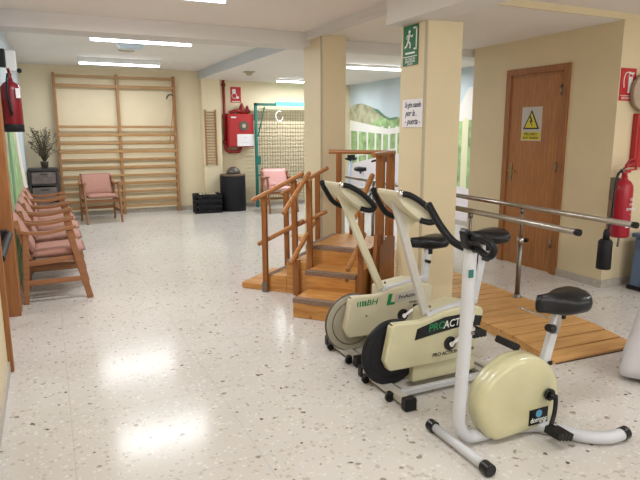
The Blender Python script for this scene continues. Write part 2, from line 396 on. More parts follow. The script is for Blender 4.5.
# daylight in the window openings behind the viewpoint
for lx in (1.2, 3.6, 6.0):
    ld = bpy.data.lights.new('daylight', 'AREA'); ld.shape = 'RECTANGLE'; ld.size = 1.8; ld.size_y = 1.4; ld.energy = 27; ld.color = (1, .96, .9)
    lo = bpy.data.objects.new('daylight', ld); col.objects.link(lo); lo.location = (lx, -3.15, 1.6); lo.rotation_euler = (R(90), 0, 0)

em = thing('emergency_light', (1.10,8.15,ZF), 'small bluish white emergency light box on the ceiling behind the near tube', 'emergency light')
MB().prism([(-.17,0),(.17,0),(.13,-.07),(-.13,-.07)], -.08, .08).build('cover', 'lamp_blue', em, bevel=.008)
MB().box((-.18,-.09,-.012), (.18,.09,0)).build('base_plate', 'lamp_housing', em)
o = MB().lathe([(.11,0),(.11,-.012),(.09,-.02)], seg=24).build('air_vent', 'beige', loc=(1.13,8.78,ZF)); tag(o, 'flat round beige vent cover on the ceiling beyond the emergency light', 'vent')
sm = thing('smoke_detector', (3.12,9.35,ZL), 'square beige smoke detector on the ceiling above the hose cabinet', 'smoke detector')
MB().box((-.08,-.08,-.02), (.08,.08,0)).build('base_plate', 'beige', sm, bevel=.006)
MB().lathe([(.06,-.02),(.055,-.055),(.03,-.07)], seg=20).build('sensor_cap', 'beige', sm)

# ------------------------------------------------------------------ wall bars
w = thing('wall_bars', (0,11.1,0), 'tall wooden wall bars, two bays wide, against the far cream wall', 'wall bars')
for px in (.2, 1.225, 2.225):
    m = MB(); m.box((px-.022,-.05,0), (px+.022,.05,2.50))
    m.build('upright', 'barpost', w, bevel=.004)
ZR = [2.45, 2.29, 1.59, 1.445, 1.30, 1.15, 1.01, .865, .72, .575, .42, .265, .15]
for i, z in enumerate(ZR):
    for a, b in ((.222,1.203), (1.247,2.203)):
        h = .042 if i % 2 == 0 else .055
        m = MB(); yo = -.055 if i in (3, 5, 8) else -.03
        m.box((a-.03,yo-.012,z-h/2), (b+.03,yo+.012,z+h/2)); m.build('rung', 'barwood', w, bevel=.008)
st = thing('hanging_strap', (2.13,10.98,2.14), 'dark strap with cord hanging from the right upright of the wall bars', 'strap')
MB().tube(smooth_path([(.06,.02,.02),(.0,0,.03),(-.05,0,-.01),(-.06,0,-.05)]), .012, 8).build('hook', 'blackmat', st)
MB().tube(smooth_path([(.06,.0,0),(.02,-.01,-.4),(-.05,-.01,-.86)]), .008, 8).tube(smooth_path([(.06,.0,0),(.06,-.01,-.4),(.03,-.01,-.86)]), .008, 8).build('cord', 'barpost', st)

# finger ladder on the pilaster
fl = thing('finger_ladder', (2.865,10.96,0), 'narrow wooden finger ladder mounted on the pilaster beside the hose cabinet', 'ladder')
for sx in (-.1, .1): MB().box((sx-.011,-.015,.86), (sx+.011,.018,1.91)).build('side_rail', 'barpost', fl)
for k in range(19): MB().cyl((-.1,0,.90+k*.0535), (.1,0,.90+k*.0535), .0085, 8).build('rung', 'barwood', fl)

# ------------------------------------------------------------------ hose cabinet and pipe
hc = thing('hose_cabinet', (3.475,11.2,0), 'red fire hose cabinet on the far wall with a white notice on it', 'fire hose cabinet')
MB().box((-.26,-.22,1.20), (.26,0,1.84)).build('cabinet_box', 'redbox', hc, bevel=.012)
dd = MB().box((-.24,-.232,1.225), (.245,-.22,1.815)).build('door_panel', 'redbox', hc, bevel=.005)
MB().cyl((.05,-.245,1.61), (.05,-.232,1.61), .095, 28).build('viewing_port', 'rim', hc)
MB().cyl((.05,-.25,1.61), (.05,-.245,1.61), .04, 20).build('port_disc', 'beige', hc)
MB().box((-.2,-.234,1.76), (-.1,-.232,1.785)).build('small_label', 'paper', hc)
g = MB(); g.cyl((.05,-.12,1.84), (.05,-.12,1.90), .03); g.tube(smooth_path([(-.2,-.1,1.86),(-.05,-.13,1.90),(.1,-.1,1.87),(.22,-.12,1.9)]), .035, 10); g.lathe([(.03,1.84),(.07,1.88),(.07,1.93),(.03,2.02),(.015,2.05)], (.06,-.1,0), 14); g.lathe([(.03,1.84),(.04,1.9),(.02,2.0)], (.17,-.1,0), 12)
g.build('valve', 'redpipe', hc)
o = MB().box((-.17,-.002,-.115), (.17,0,.115)).build('notice_sheet', 'paper', loc=(3.555,10.965,1.335)); tag(o, 'white paper notice stuck on the front of the red hose cabinet', 'notice')
text('lettering', '- - -', .05, 'ink', (0,-.003,.05), parent=o); text('lettering', '— — —', .035, 'ink', (0,-.003,-.04), parent=o)
rp = MB(); rp.tube([(3.185,11.12,2.475),(3.185,11.12,1.25)], .028, 12); rp.tube(smooth_path([(3.185,11.12,1.26),(3.20,11.11,1.16),(3.26,11.1,1.12),(3.45,11.1,1.12),(3.5,11.1,1.20)]), .032, 12)
for z in (2.36, 1.78, 1.27): rp.cyl((3.185,11.12,z), (3.185,11.12,z+.05), .042, 12)
for q in (3.26, 3.44): rp.cyl((q,11.1,1.12), (q+.03,11.1,1.12), .046, 12)
rpo = rp.build('water_pipe', 'redpipe'); tag(rpo, 'red vertical water pipe running from the ceiling to under the hose cabinet', 'pipe')
fs = thing('fire_hose_sign', (3.45,11.2,2.21), 'red fire hose sign high above the red hose cabinet', 'sign')
MB().box((-.105,-.006,-.15), (.105,0,.15)).build('plate', 'redsign', fs)
q = MB(); q.box((-.07,-.009,.02), (.0,-.006,.11)); q.box((.01,-.009,-.07),(.06,-.006,-.03)); q.tube(arc((-.03,.0),.05,0,2*PI,16,lambda a,b:(a,-.008,b-.02)), .006, 6); q.box((-.08,-.009,-.135),(.08,-.006,-.12)); q.build('hose_pictogram', 'signwhite', fs)

# ------------------------------------------------------------------ bin, crate, dome, shelf and plant
b_ = MB().lathe([(.235,0),(.245,.01),(.245,.66),(.24,.675)], seg=36).build('storage_drum', 'blackmat', loc=(3.20,10.74,0)); tag(b_, 'black round drum with a wooden top between the crate and the cage', 'drum')
MB().lathe([(.242,.67),(.245,.675),(.24,.70),(.2,.705)], seg=36).build('lid', 'lidbrown', b_)
dm = MB().lathe([(.135,0),(.13,.045),(.10,.095),(.055,.125),(.01,.135)], seg=20).build('dark_bowl', 'rim', loc=(3.21,10.72,.706)); tag(dm, 'small dark upturned bowl on top of the black drum', 'bowl')
cr = MB()
cx0, cx1, cy0, cy1, ch = -.25, .25, -.17, .17, .30
cr.box((cx0,cy0,0), (cx1,cy1,.015))
for z in (.0, .09, .18, .265):
    cr.box((cx0,cy0,z), (cx1,cy0+.015,z+.035)); cr.box((cx0,cy1-.015,z), (cx1,cy1,z+.035)); cr.box((cx0,cy0,z), (cx0+.015,cy1,z+.035)); cr.box((cx1-.015,cy0,z), (cx1,cy1,z+.035))
for k in range(8):
    xx = cx0+(cx1-cx0-.02)*k/7; cr.box((xx,cy0,0), (xx+.02,cy0+.015,ch)); cr.box((xx,cy1-.015,0), (xx+.02,cy1,ch))
for k in range(5):
    yy = cy0+(cy1-cy0-.02)*k/4; cr.box((cx0,yy,0), (cx0+.015,yy+.02,ch)); cr.box((cx1-.015,yy,0), (cx1,yy+.02,ch))
cro = cr.build('plastic_crate', 'blackmat', loc=(2.67,10.66,0)); cro.rotation_euler.z = R(-4); cro.scale.z = 1.18; tag(cro, 'black lattice plastic crate on the floor beside the drum', 'crate')
rl = MB()
for k in range(5): rl.tube([(-.15+.07*k,-.10,.27+.015*(k%3)),(-.10+.06*k,.11,.30-.01*(k%2))], .028, 10)
ro = rl.build('rolled_bandages', ['beige'], loc=(2.67,10.66,.05)); tag(ro, 'heap of rolled cloths filling the black crate', 'rolls', kind='stuff')
# filling body below the rolls
MB().box((-.20,-.13,-.03), (.20,.13,.25)).build('packed_cloth', 'blackmat', ro)

sh = thing('drawer_cart', (-.09,10.85,0), 'low black drawer unit in the corner behind the row of chairs', 'drawer unit')
m = MB(); m.box((-.22,-.22,.86), (.24,.22,.90)); 
for a in (-.22,.205):
    for b in (-.22,.185): m.box((a,b,0), (a+.035,b+.035,.88))
for z in (.10,.36,.62): m.box((-.2,-.2,z), (.22,.2,z+.02))
m.build('frame', 'shelf', sh, bevel=.004)
for z in (.645, .385, .125):
    d = MB().box((-.18,-.205,z), (.20,.19,z+.20)).build('drawer', 'drawer', sh, bevel=.01)
    MB().box((-.05,-.215,z+.15), (.07,-.205,z+.17)).build('pull', 'shelf', d)
pp = thing('potted_plant', (-.05,10.85,.90), 'dark bushy dry plant in a small pot on the black drawer unit', 'plant')
MB().lathe([(.05,0),(.065,.1),(.07,.11)], seg=18).build('pot', 'rim', pp)
lv = MB(); rnd = random.Random(3)
for k in range(80):
    a = rnd.uniform(0, 2*PI); l = rnd.uniform(.15,.58); out = rnd.uniform(.05,.26)
    tip = Vector((max(-.22, math.cos(a)*out), math.sin(a)*out*.8, .1+l)); mid = Vector((tip.x*.4, tip.y*.4, .1+l*.6))
    lv.tube([(0,0,.08), mid, tip], [.004,.003,.002], 5)
    for j in range(7):
        t = .35+.65*j/6; p = mid.lerp(tip, t) if j > 2 else Vector((0,0,.1)).lerp(mid, .5+t*.5)
        u = Vector((rnd.uniform(-1,1), rnd.uniform(-1,1), rnd.uniform(-.4,1))).normalized()*.035; n_ = u.orthogonal().normalized()*.012
        pts = [p, p+u*.5+n_, p+u, p+u*.5-n_]; lv._f([lv.bm.verts.new(q) for q in pts])
lv.build('foliage', 'plant', pp)

# ------------------------------------------------------------------ chairs
def make_chair(label, fab='pinkfab', loc=(0,0,0), rz=0, group=None):
    # local: faces +X, width along Y
    t = thing('armchair', loc, label, 'chair', rz, group)
    for s in (-1, 1):
        y = s*.275
        MB().bar((.27,y,0), (.13,y,.64), .028, .055, (1,0,0)).build('leg', 'chairwood', t, bevel=.006)
        MB().bar((-.26,y,0), (-.215,y,.63), .028, .05, (1,0,0)).build('leg', 'chairwood', t, bevel=.006)
        am = MB(); P = smooth_path([(-.26,y,.655),(-.17,y,.632),(-.02,y,.632),(.10,y,.655),(.19,y,.668)], 4)
        for p, q in zip(P, P[1:]): am.bar(p, q, .05, .026)
        am.build('armrest', 'chairwood', t)
        MB().bar((-.235,y,.19), (.225,y,.19), .022, .045).build('stretcher', 'chairwood', t, bevel=.004)
        MB().bar((-.225,y-s*.02,.36), (.17,y-s*.02,.385), .022, .05).build('seat_rail', 'chairwood', t, bevel=.004)
    MB().bar((.16,-.26,.365), (.16,.26,.365), .022, .045).build('seat_rail', 'chairwood', t, bevel=.004)
    MB().bar((-.235,-.26,.22), (-.235,.26,.22), .022, .04).build('stretcher', 'chairwood', t, bevel=.004)
    sc = MB()
    def f(sgn):
        def g(u, v):
            x = -.20+.46*u; y = -.245+.49*v; e = (1-abs(2*u-1)**6)*(1-abs(2*v-1)**6)
            return (x, y, .425+.02*u+(sgn*.045 if sgn > 0 else -.035)*e**.5 if e > 0 else .425+.02*u)
        return g
    sc.sheet(f(1), 12, 12); sc.sheet(f(-1), 12, 12)
    bmesh.ops.remove_doubles(sc.bm, verts=sc.bm.verts[:], dist=.0005)
    sc.build('seat', fab, t)
    bc = MB()
    def h(sgn):
        def g(u, v):
            zz = .45+.345*u; y = -.25+.50*v; e = max(0, (1-abs(2*u-1)**6)*(1-abs(2*v-1)**6))
            x = -.17-.14*u-.03*u*u
            return (x+sgn*.032*e**.5, y, zz)
        return g
    bc.sheet(h(1), 12, 12); bc.sheet(h(-1), 12, 12)
    bmesh.ops.remove_doubles(bc.bm, verts=bc.bm.verts[:], dist=.0005)
    bc.build('backrest', fab, t)
    for s in (-1, 1): MB().bar((-.205,s*.262,.40), (-.285,s*.262,.75), .024, .04, (1,0,0)).build('back_post', 'chairwood', t, bevel=.004)
    return t
G = 'armchairs in a row along the painted wall'
c0 = make_chair('salmon armchair nearest the door frame, first of the wall row', loc=(-.01,5.79,0), group=G)
for yy, lb, dx in ((6.49,'salmon armchair second in the wall row counting from the door frame',.01),
                   (7.16,'salmon armchair in the middle of the five along the painted wall',.02),
                   (7.84,'salmon armchair fourth in the wall row, next to last before the drawer unit',.01),
                   (8.55,'salmon armchair farthest along the painted wall, closest to the drawer unit',.0)):
    dup(c0, (-.01+dx,yy-.03,0), R(random.uniform(-1.5,1.5)), lb)
c5 = dup(c0, (.76,10.33,0), R(-90+7), 'salmon armchair standing alone in front of the wall bars, facing the room'); del c5['group']
make_chair('shiny pink vinyl armchair in front of the wire cage', 'pinkvinyl', (3.95,10.2,0), R(-92))

# ------------------------------------------------------------------ pulley cage
cg = thing('pulley_cage', (0,10.95,0), 'turquoise framed wire mesh therapy cage on the far wall behind the pink vinyl chair', 'therapy cage')
for a in (3.77, 5.45):
    MB().box((a-.025,-.03,0), (a+.025,.03,2.05)).build('post', 'teal', cg, bevel=.004)
MB().box((3.745,-.03,2.0), (4.18,.03,2.05)).build('top_rail', 'tealdark', cg)
MB().box((4.18,-.06,2.0), (5.475,.0,2.08)).build('header_panel', 'tealbright', cg, bevel=.004)
MB().bar((3.95,-.02,1.98), (3.80,-.02,1.40), .02, .02).build('brace', 'tealdark', cg)
MB().box((3.79,-.015,.62), (4.1,.01,.66)).box((3.79,-.02,.85),(3.85,.02,1.02)).build('bracket', 'teal', cg)
MB().box((3.86,.0,1.93), (5.42,.02,1.96)).box((3.79,0,.10),(5.42,.02,.14)).build('mesh_edge', 'beige', cg)
ms = MB()
for k in range(29): ms.box((3.83+k*.056,.004,.12), (3.8365+k*.056,.011,1.94))
for k in range(33): ms.box((3.82,.010,.13+k*.056), (5.42,.016,.1365+k*.056))
ms.build('wire_mesh', 'mesh', cg)
rg = MB(); rg.tube([(math.cos(a)*.075, 0, math.sin(a)*.10) for a in [2*PI*k/24+.9 for k in range(21)]], .010, 10)
rgo = rg.build('hand_ring', 'paper', loc=(4.24,10.89,1.80)); tag(rgo, 'white open ring hanging on the wire mesh of the cage', 'ring')

# ------------------------------------------------------------------ left wall extinguisher and speaker
def extinguisher(loc, label, h, r, body_mat='red', horn=True):
    t = thing('fire_extinguisher', loc, label, 'fire extinguisher')
    MB().lathe([(r*.85,0),(r,.015),(r,h*.78),(r*.93,h*.85),(r*.7,h*.91),(r*.35,h*.95),(r*.3,h)], seg=28).build('cylinder', body_mat, t)
    return t
e1 = extinguisher((-.235,5.62,1.52), 'dark red fire extinguisher hanging high on the left wall above the chairs', .42, .078, 'reddark')
MB().lathe([(.079,-.02),(.080,.04),(.079,.045)], seg=28).build('foot_ring', 'blackmat', e1)
v = MB(); v.cyl((0,0,.41), (0,0,.455), .02); v.box((-.02,-.05,.445), (.02,.04,.462)); v.bar((0,.04,.465), (0,-.07,.495), .02, .012); v.build('valve', 'redpipe', e1)
MB().tube(smooth_path([(0,-.03,.45),(-.01,-.09,.43),(-.02,-.10,.30),(.0,-.09,.12)]), .011, 10).build('hose', 'black', e1)
MB().box((.04,-.085,.26), (.075,-.07,.34)).build('label_plate', 'paper', e1)
MB().box((-.094,-.02,.2), (-.075,.02,.5)).build('wall_bracket', 'darksteel', e1)
sp = thing('wall_speaker', (-.33,6.05,2.13), 'small white wall speaker with black bracket above the left extinguisher', 'speaker')
MB().box((.06,-.045,-.09), (.145,.04,.09)).build('body', 'lamp_housing', sp, bevel=.01)
MB().box((0,-.05,-.06), (.062,.03,.10)).build('bracket', 'black', sp, bevel=.01)
MB().sphere((.165,-.03,-.085), .022).build('knob', 'black', sp)

# ------------------------------------------------------------------ signs on the near column
sg = thing('exit_sign', (2.546,3.79,2.135), 'green emergency exit sign with running figure on the near column', 'sign')
MB().box((-.004,-.095,-.145), (0,.10,.145)).build('plate', 'green', sg)
X = -.0055
k = MB()
k.box((X,-.085,.115),(-.004,-.035,.128)); k.box((X,-.085,-.03),(-.004,-.07,.128)); k.box((X,-.085,-.035),(-.004,-.045,-.022))     # door frame
k.sphere((X,.015,.098), .014, (.15,1,1))
for p, q, ww in (((X,.012,.083),(X,.03,.035),.022), ((X,.012,.078),(X,-.02,.06),.010), ((X,-.02,.06),(X,-.03,.075),.009), ((X,.014,.08),(X,.045,.07),.010), ((X,.045,.07),(X,.05,.05),.009),
                 ((X,.03,.035),(X,.0,.01),.014), ((X,.0,.01),(X,.005,-.02),.012), ((X,.03,.035),(X,.05,.0),.014), ((X,.05,.0),(X,.075,-.012),.012)):
    k.bar(p, q, ww, .002, (1,0,0))
k.box((X,-.06,-.062),(-.004,.065,-.048)); k.box((X,-.09,-.083),(-.004,.095,-.078))
k.build('running_figure', 'signwhite', sg)
for i, tx in enumerate(('EN CASO DE', 'EMERGENCIA', 'SALIDA')): text('lettering', tx, .022, 'signwhite', (-.0045,0,-.098-.019*i), '-x', sg, sx=1)
nt = MB().box((-.002,-.130,-.105), (0,.14,.105)).build('handwritten_note', 'paper', loc=(2.5455,3.742,1.635)); tag(nt, 'white handwritten note taped on the near column below the exit sign', 'notice')
for i, (tx, dy) in enumerate((('Se gira cuando', 0), ('por la .', .02), ('- puerta -', 0))):
    text('lettering', tx, .058 if i == 0 else .065, 'ink', (-.003,dy,.062-.062*i), '-x', nt, sx=.62 if i == 0 else .8, shear=.4)

# warning sign on door
wsn = thing('warning_sign', (XW-.006,4.74,1.575), 'yellow triangle high voltage warning sign on the brown door', 'sign')
MB().box((-.004,-.145,-.18), (0,.14,.18)).build('plate', 'signgrey', wsn)
MB().prism([(-.115,-.055),(.115,-.055),(0,.15)], -.0055, -.004, 'x').build('triangle_border', 'black', wsn)
MB().prism([(-.088,-.040),(.088,-.040),(0,.118)], -.007, -.0055, 'x').build('triangle', 'yellow', wsn)
MB().prism([(.01,.085),(-.022,.02),(.0,.022),(-.02,-.03),(.028,.035),(.006,.034),(.028,.085)], -.0085, -.007, 'x').build('lightning_bolt', 'black', wsn)
MB().box((-.0055,-.135,-.17), (-.004,.13,-.085)).build('yellow_band', 'yellow', wsn)
text('lettering', 'PELIGRO', .042, 'black', (-.006,0,-.108), '-x', wsn, sx=1.1); text('lettering', 'ALTA TENSION', .032, 'black', (-.006,0,-.148), '-x', wsn, sx=1)

# ------------------------------------------------------------------ right-hand fire equipment
e2 = extinguisher((4.805,3.60,.52), 'bright red extinguisher with black horn on the wall right of the door', .57, .085)
v = MB(); v.cyl((0,0,.56), (0,0,.63), .024); v.box((-.05,-.025,.60), (.05,.02,.625)); v.bar((-.02,0,.64), (.12,-.02,.70), .02, .014); v.bar((.0,0,.62), (.13,-.02,.63), .02, .012); v.tube(smooth_path([(0,0,.66),(.05,-.01,.72),(.12,-.01,.70),(.13,-.01,.63)]), .01, 8)
v.build('valve', 'red', e2)
MB().cyl((-.06,-.01,.62), (-.03,-.01,.62), .02, 12).build('hose_joint', 'darksteel', e2)
MB().tube(smooth_path([(-.05,-.01,.62),(-.12,-.02,.58),(-.155,-.03,.40),(-.175,-.04,.20),(-.225,-.05,.06)]), .011, 10).build('hose', 'black', e2)
hn = MB(); hn.lathe([(.02,.0),(.028,-.03),(.03,-.10)], (-.235,-.05,.095), 18); hn.lathe([(.045,-.09),(.062,-.11),(.064,-.36),(.06,-.365)], (-.245,-.055,.095), 22); hn.build('horn', 'blackmat', e2)
MB().cyl((.03,.02,0), (.02,.02,-.10), .010, 10).build('stem', 'darksteel', e2)
lb = MB()
for j in range(10): 
    a0 = -PI/2-.35+1.1*j/10; a1 = -PI/2-.35+1.1*(j+1)/10; r = .0865
    lb._f([lb.bm.verts.new(q) for q in ((r*math.cos(a0),r*math.sin(a0),.10),(r*math.cos(a1),r*math.sin(a1),.10),(r*math.cos(a1),r*math.sin(a1),.15),(r*math.cos(a0),r*math.sin(a0),.15))])
lb.build('white_band', 'paper', e2)
for i, tx in enumerate(('CO2', '5 KG', 'EXTINTOR', '---')): text('lettering', tx, .032, 'paper', (.015,-.087,.36-.045*i), '-y', e2, sx=.8)
MB().box((-.03,.05,.35), (.03,.12,.55)).build('wall_bracket', 'darksteel', e2)
es = thing('extinguisher_sign', (4.882,3.715,1.918), 'red fire extinguisher sign on the pale wall above the right extinguisher', 'sign')
MB().box((-.1,-.003,-.145), (.1,.005,.145)).build('plate', 'redsign', es)
k = MB(); k.box((-.0,-.006,-.075), (.055,-.003,.07)); k.tube(arc((.027,.07),.028,0,PI,10,lambda a,b:(a,-.0045,b)), .004, 6)
k.tube(smooth_path([(.02,-.0045,.11),(-.04,-.0045,.10),(-.062,-.0045,.04),(-.055,-.0045,-.03)]), .005, 6); k.box((.0,-.006,.095),(.07,-.003,.108)); k.box((-.095,-.006,-.101),(.095,-.003,-.097))
k.build('extinguisher_pictogram', 'signwhite', es)
text('lettering', 'EXTINTOR', .03, 'signwhite', (0,-.004,-.122), '-y', es)
rb = thing('fire_cabinet', (5.30,3.72,0), 'red wall cabinet cut by the right edge behind the tan disc', 'fire hose cabinet')
MB().box((-.30,-.06,1.16), (.35,0,1.66)).build('cabinet_box', 'redbox', rb, bevel=.008)
MB().box((-.27,-.066,1.19), (.32,-.06,1.63)).build('door_panel', 'redbox', rb, bevel=.004)
td = MB().cyl((5.065,3.700,1.85), (5.065,3.65,1.85), .165, 40).tube([(5.065+.16*math.cos(2*PI*i/36), 3.66, 1.85+.16*math.sin(2*PI*i/36)) for i in range(36)], .014, 8, closed=True)
td.mi = 1; td.cyl((5.05,3.66,1.86), (5.05,3.64,1.86), .045, 20)
tdo = td.build('alarm_bell', ['tan', 'redbox'], None); tag(tdo, 'round tan alarm bell disc on the pale wall at the right edge', 'alarm bell')
bb = thing('blue_bin', (5.16,3.42,0), 'slate blue plastic bin on the floor at the right edge below the extinguisher', 'bin')
MB().prism([(-.17,.0),(.25,.0),(.28,.5),(-.14,.5)][0:4], -.15, .17, 'y').build('body', 'blue', bb, bevel=.02)
MB().box((-.165,-.17,.50), (.30,.19,.545)).build('lid', 'blue', bb, bevel=.012)
MB().box((-.19,-.16,.0), (.26,.18,.04)).build('base', 'black', bb, bevel=.01)

# ------------------------------------------------------------------ parallel bars platform
def rotp(o): o.rotation_euler.z = R(-1.6)
pf = thing('platform', (2.89,2.535,0), 'low slatted wooden walking platform under the parallel bars', 'platform', R(-2.6))
PL, PWd = 5.1, .755
def ptop(y): 
    if y < .38: return .022+.043*y/.38
    if y > PL-.5: return .022+.043*(PL-y)/.5
    return .065
bs = MB(); 
bs.prism([(0,.0),(PL,.0),(PL,.006),(PL-.5,.03),(.38,.03),(0,.006)], .006, PWd-.006, 'x'); bs.build('base_frame', 'plankgap', pf)
n = 38
for i in range(n):
    y0 = i*PL/n+.007; y1 = (i+1)*PL/n-.007
    p = MB(); p.prism([(y0, ptop(y0)-.022+.0), (y1, ptop(y1)-.022), (y1, ptop(y1)), (y0, ptop(y0))], 0, PWd, 'x')
    p.build('plank', 'plank', pf, bevel=.002)
MB().prism([(.0,.0),(PL,.0),(PL,.01),(PL-.5,.045),(.38,.045),(0,.01)], -.006, .006, 'x').build('edge_board', 'plank', pf)
pbars = thing('parallel_bars', (2.87,2.50,0), 'steel parallel walking bars standing on the wooden platform', 'parallel bars', R(-2.6))
HB = .868
for bx, ya, yb in ((.13,.04,5.1), (.712,.10,5.1)):
    bo = MB().cyl((bx,ya,HB), (bx,yb,HB), .021, 20).build('rail', 'steel', pbars)
    MB().cyl((bx,ya-.012,HB), (bx,ya+.02,HB), .0225, 20).build('end_cap', 'black', bo)
    for py in ((1.13, 3.9) if bx < .5 else (1.19, 3.9)):
        s_ = MB(); s_.cyl((bx,py,.066), (bx,py,.56), .021, 18); s_.cyl((bx,py,.56), (bx,py,HB-.02), .013, 14); s_.cyl((bx,py,HB-.055), (bx,py,HB-.02), .019, 14)
        po = s_.build('post', 'darksteel', pbars)
        MB().cyl((bx,py,.54), (bx,py,.60), .028, 18).build('collar', 'steel', po)
        MB().lathe([(.036,.065),(.036,.071),(.028,.073),(.028,.10)], (bx,py,0), 22).build('foot_flange', 'darksteel', po)
        MB().cyl((bx+.02,py,.57), (bx+.055,py,.57), .008, 10).cyl((bx+.05,py,.57), (bx+.075,py,.57), .019, 12).build('knob', 'black', po)

# ------------------------------------------------------------------ training steps
ts = thing('training_steps', (1.62,5.23,0), 'varnished pine corner training staircase with round handrails', 'training stairs', R(-48))
A0, A1, B1 = .69, 1.28, .68
def step(name, a0, a1, b0, b1, z0, z1, nose):
    m = MB().box((a0,b0,z0), (a1,b1,z1)).build(name, 'pine', ts, bevel=.006)
    s = MB()
    if nose == 'a': s.box((a0-.004,b0,z1-.014), (a0+.055,b1,z1+.003))
    if nose == 'b': s.box((a0,b0-.004,z1-.035), (a1,b0+.055,z1+.003))
    if nose: s.build('grip_strip', 'strip', m, bevel=.002)
    return m
step('tread', 0, .28, 0, .66, 0, .058, None)
step('tread', .28, .485, 0, B1, 0, .16, 'a')
step('tread', .485, A0, 0, B1, 0, .315, 'a')
pl_ = step('landing', A0, A1, 0, B1, 0, .475, 'b')
MB().box((A0-.004,.055,.461), (A0+.05,B1,.478)).build('grip_strip', 'strip', pl_, bevel=.002)
step('tread', .82, A1, -.31, 0, 0, .315, 'b')
step('tread', .85, A1, -.63, -.31, 0, .16, 'b')
def post(p0, p1, w=.05, h=.036): 
    return MB().bar(p0, p1, w, h, (0,1,0)).build('post', 'pinedark', ts, bevel=.004)
def rail(p0, p1, r=.021): return MB().cyl(p0, p1, r, 16).build('handrail', 'rail', ts, bevel=.006)
yn = -.03
post((.281,yn,0), (.280,yn,.92)); post((.600,yn,0), (.583,yn,1.07))
bk = MB().box((.256,yn-.028,.0), (.306,yn-.02,.10)).build('hinge_plate', 'darksteel', ts)
rail((.165,yn-.02,.868), (.69,yn-.02,1.135)); rail((.19,yn+.035,.447), (.66,yn+.035,.70))
yf = .71
post((.508,yf,0), (.504,yf,1.07)); rail((.09,yf,.85), (.62,yf,1.14)); rail((.07,yf-.035,.430), (.62,yf-.035,.698)); post((.15,yf,0),(.14,yf,.86))
post((.76,-.055,0), (.752,-.07,1.08)); post((.765,-.345,0), (.765,-.345,.42), .036, .04)
rail((.725,.0,1.135), (.725,-.53,.84)); rail((.735,.09,.685), (.735,-.43,.392))
# guard of the landing
post((.738,yf,0), (.738,yf,1.30)); post((1.25,yf,0), (1.26,yf,1.30)); post((.857,yf+.04,0), (.857,yf+.04,.72), .03, .03); rail((.63,yf,1.30), (1.32,yf,1.30))
ar = 1.335
post((ar,.17,0), (ar,.17,1.29), .075, .05); post((ar,.54,0), (ar,.54,1.29), .05, .04); rail((ar-.02,.03,1.30), (ar-.02,.66,1.30), .023)
post((ar,-.335,0), (ar,-.345,.86), .042, .05); rail((ar-.035,.05,1.13), (ar-.035,-.43,.81), .023); rail((ar-.035,-.15,.65), (ar-.035,-.56,.42), .021)
MB().bar((ar+.01,.10,.60), (ar+.01,-.02,.0), .035, .13, (0,1,0)).build('brace_board', 'pinedark', ts, bevel=.004)
MB().prism([(.06,0),(.55,0),(.55,.52),(.30,.56),(.06,.50)], ar+.005, ar+.04, 'x').build('side_board', 'pinedark', ts, bevel=.004)

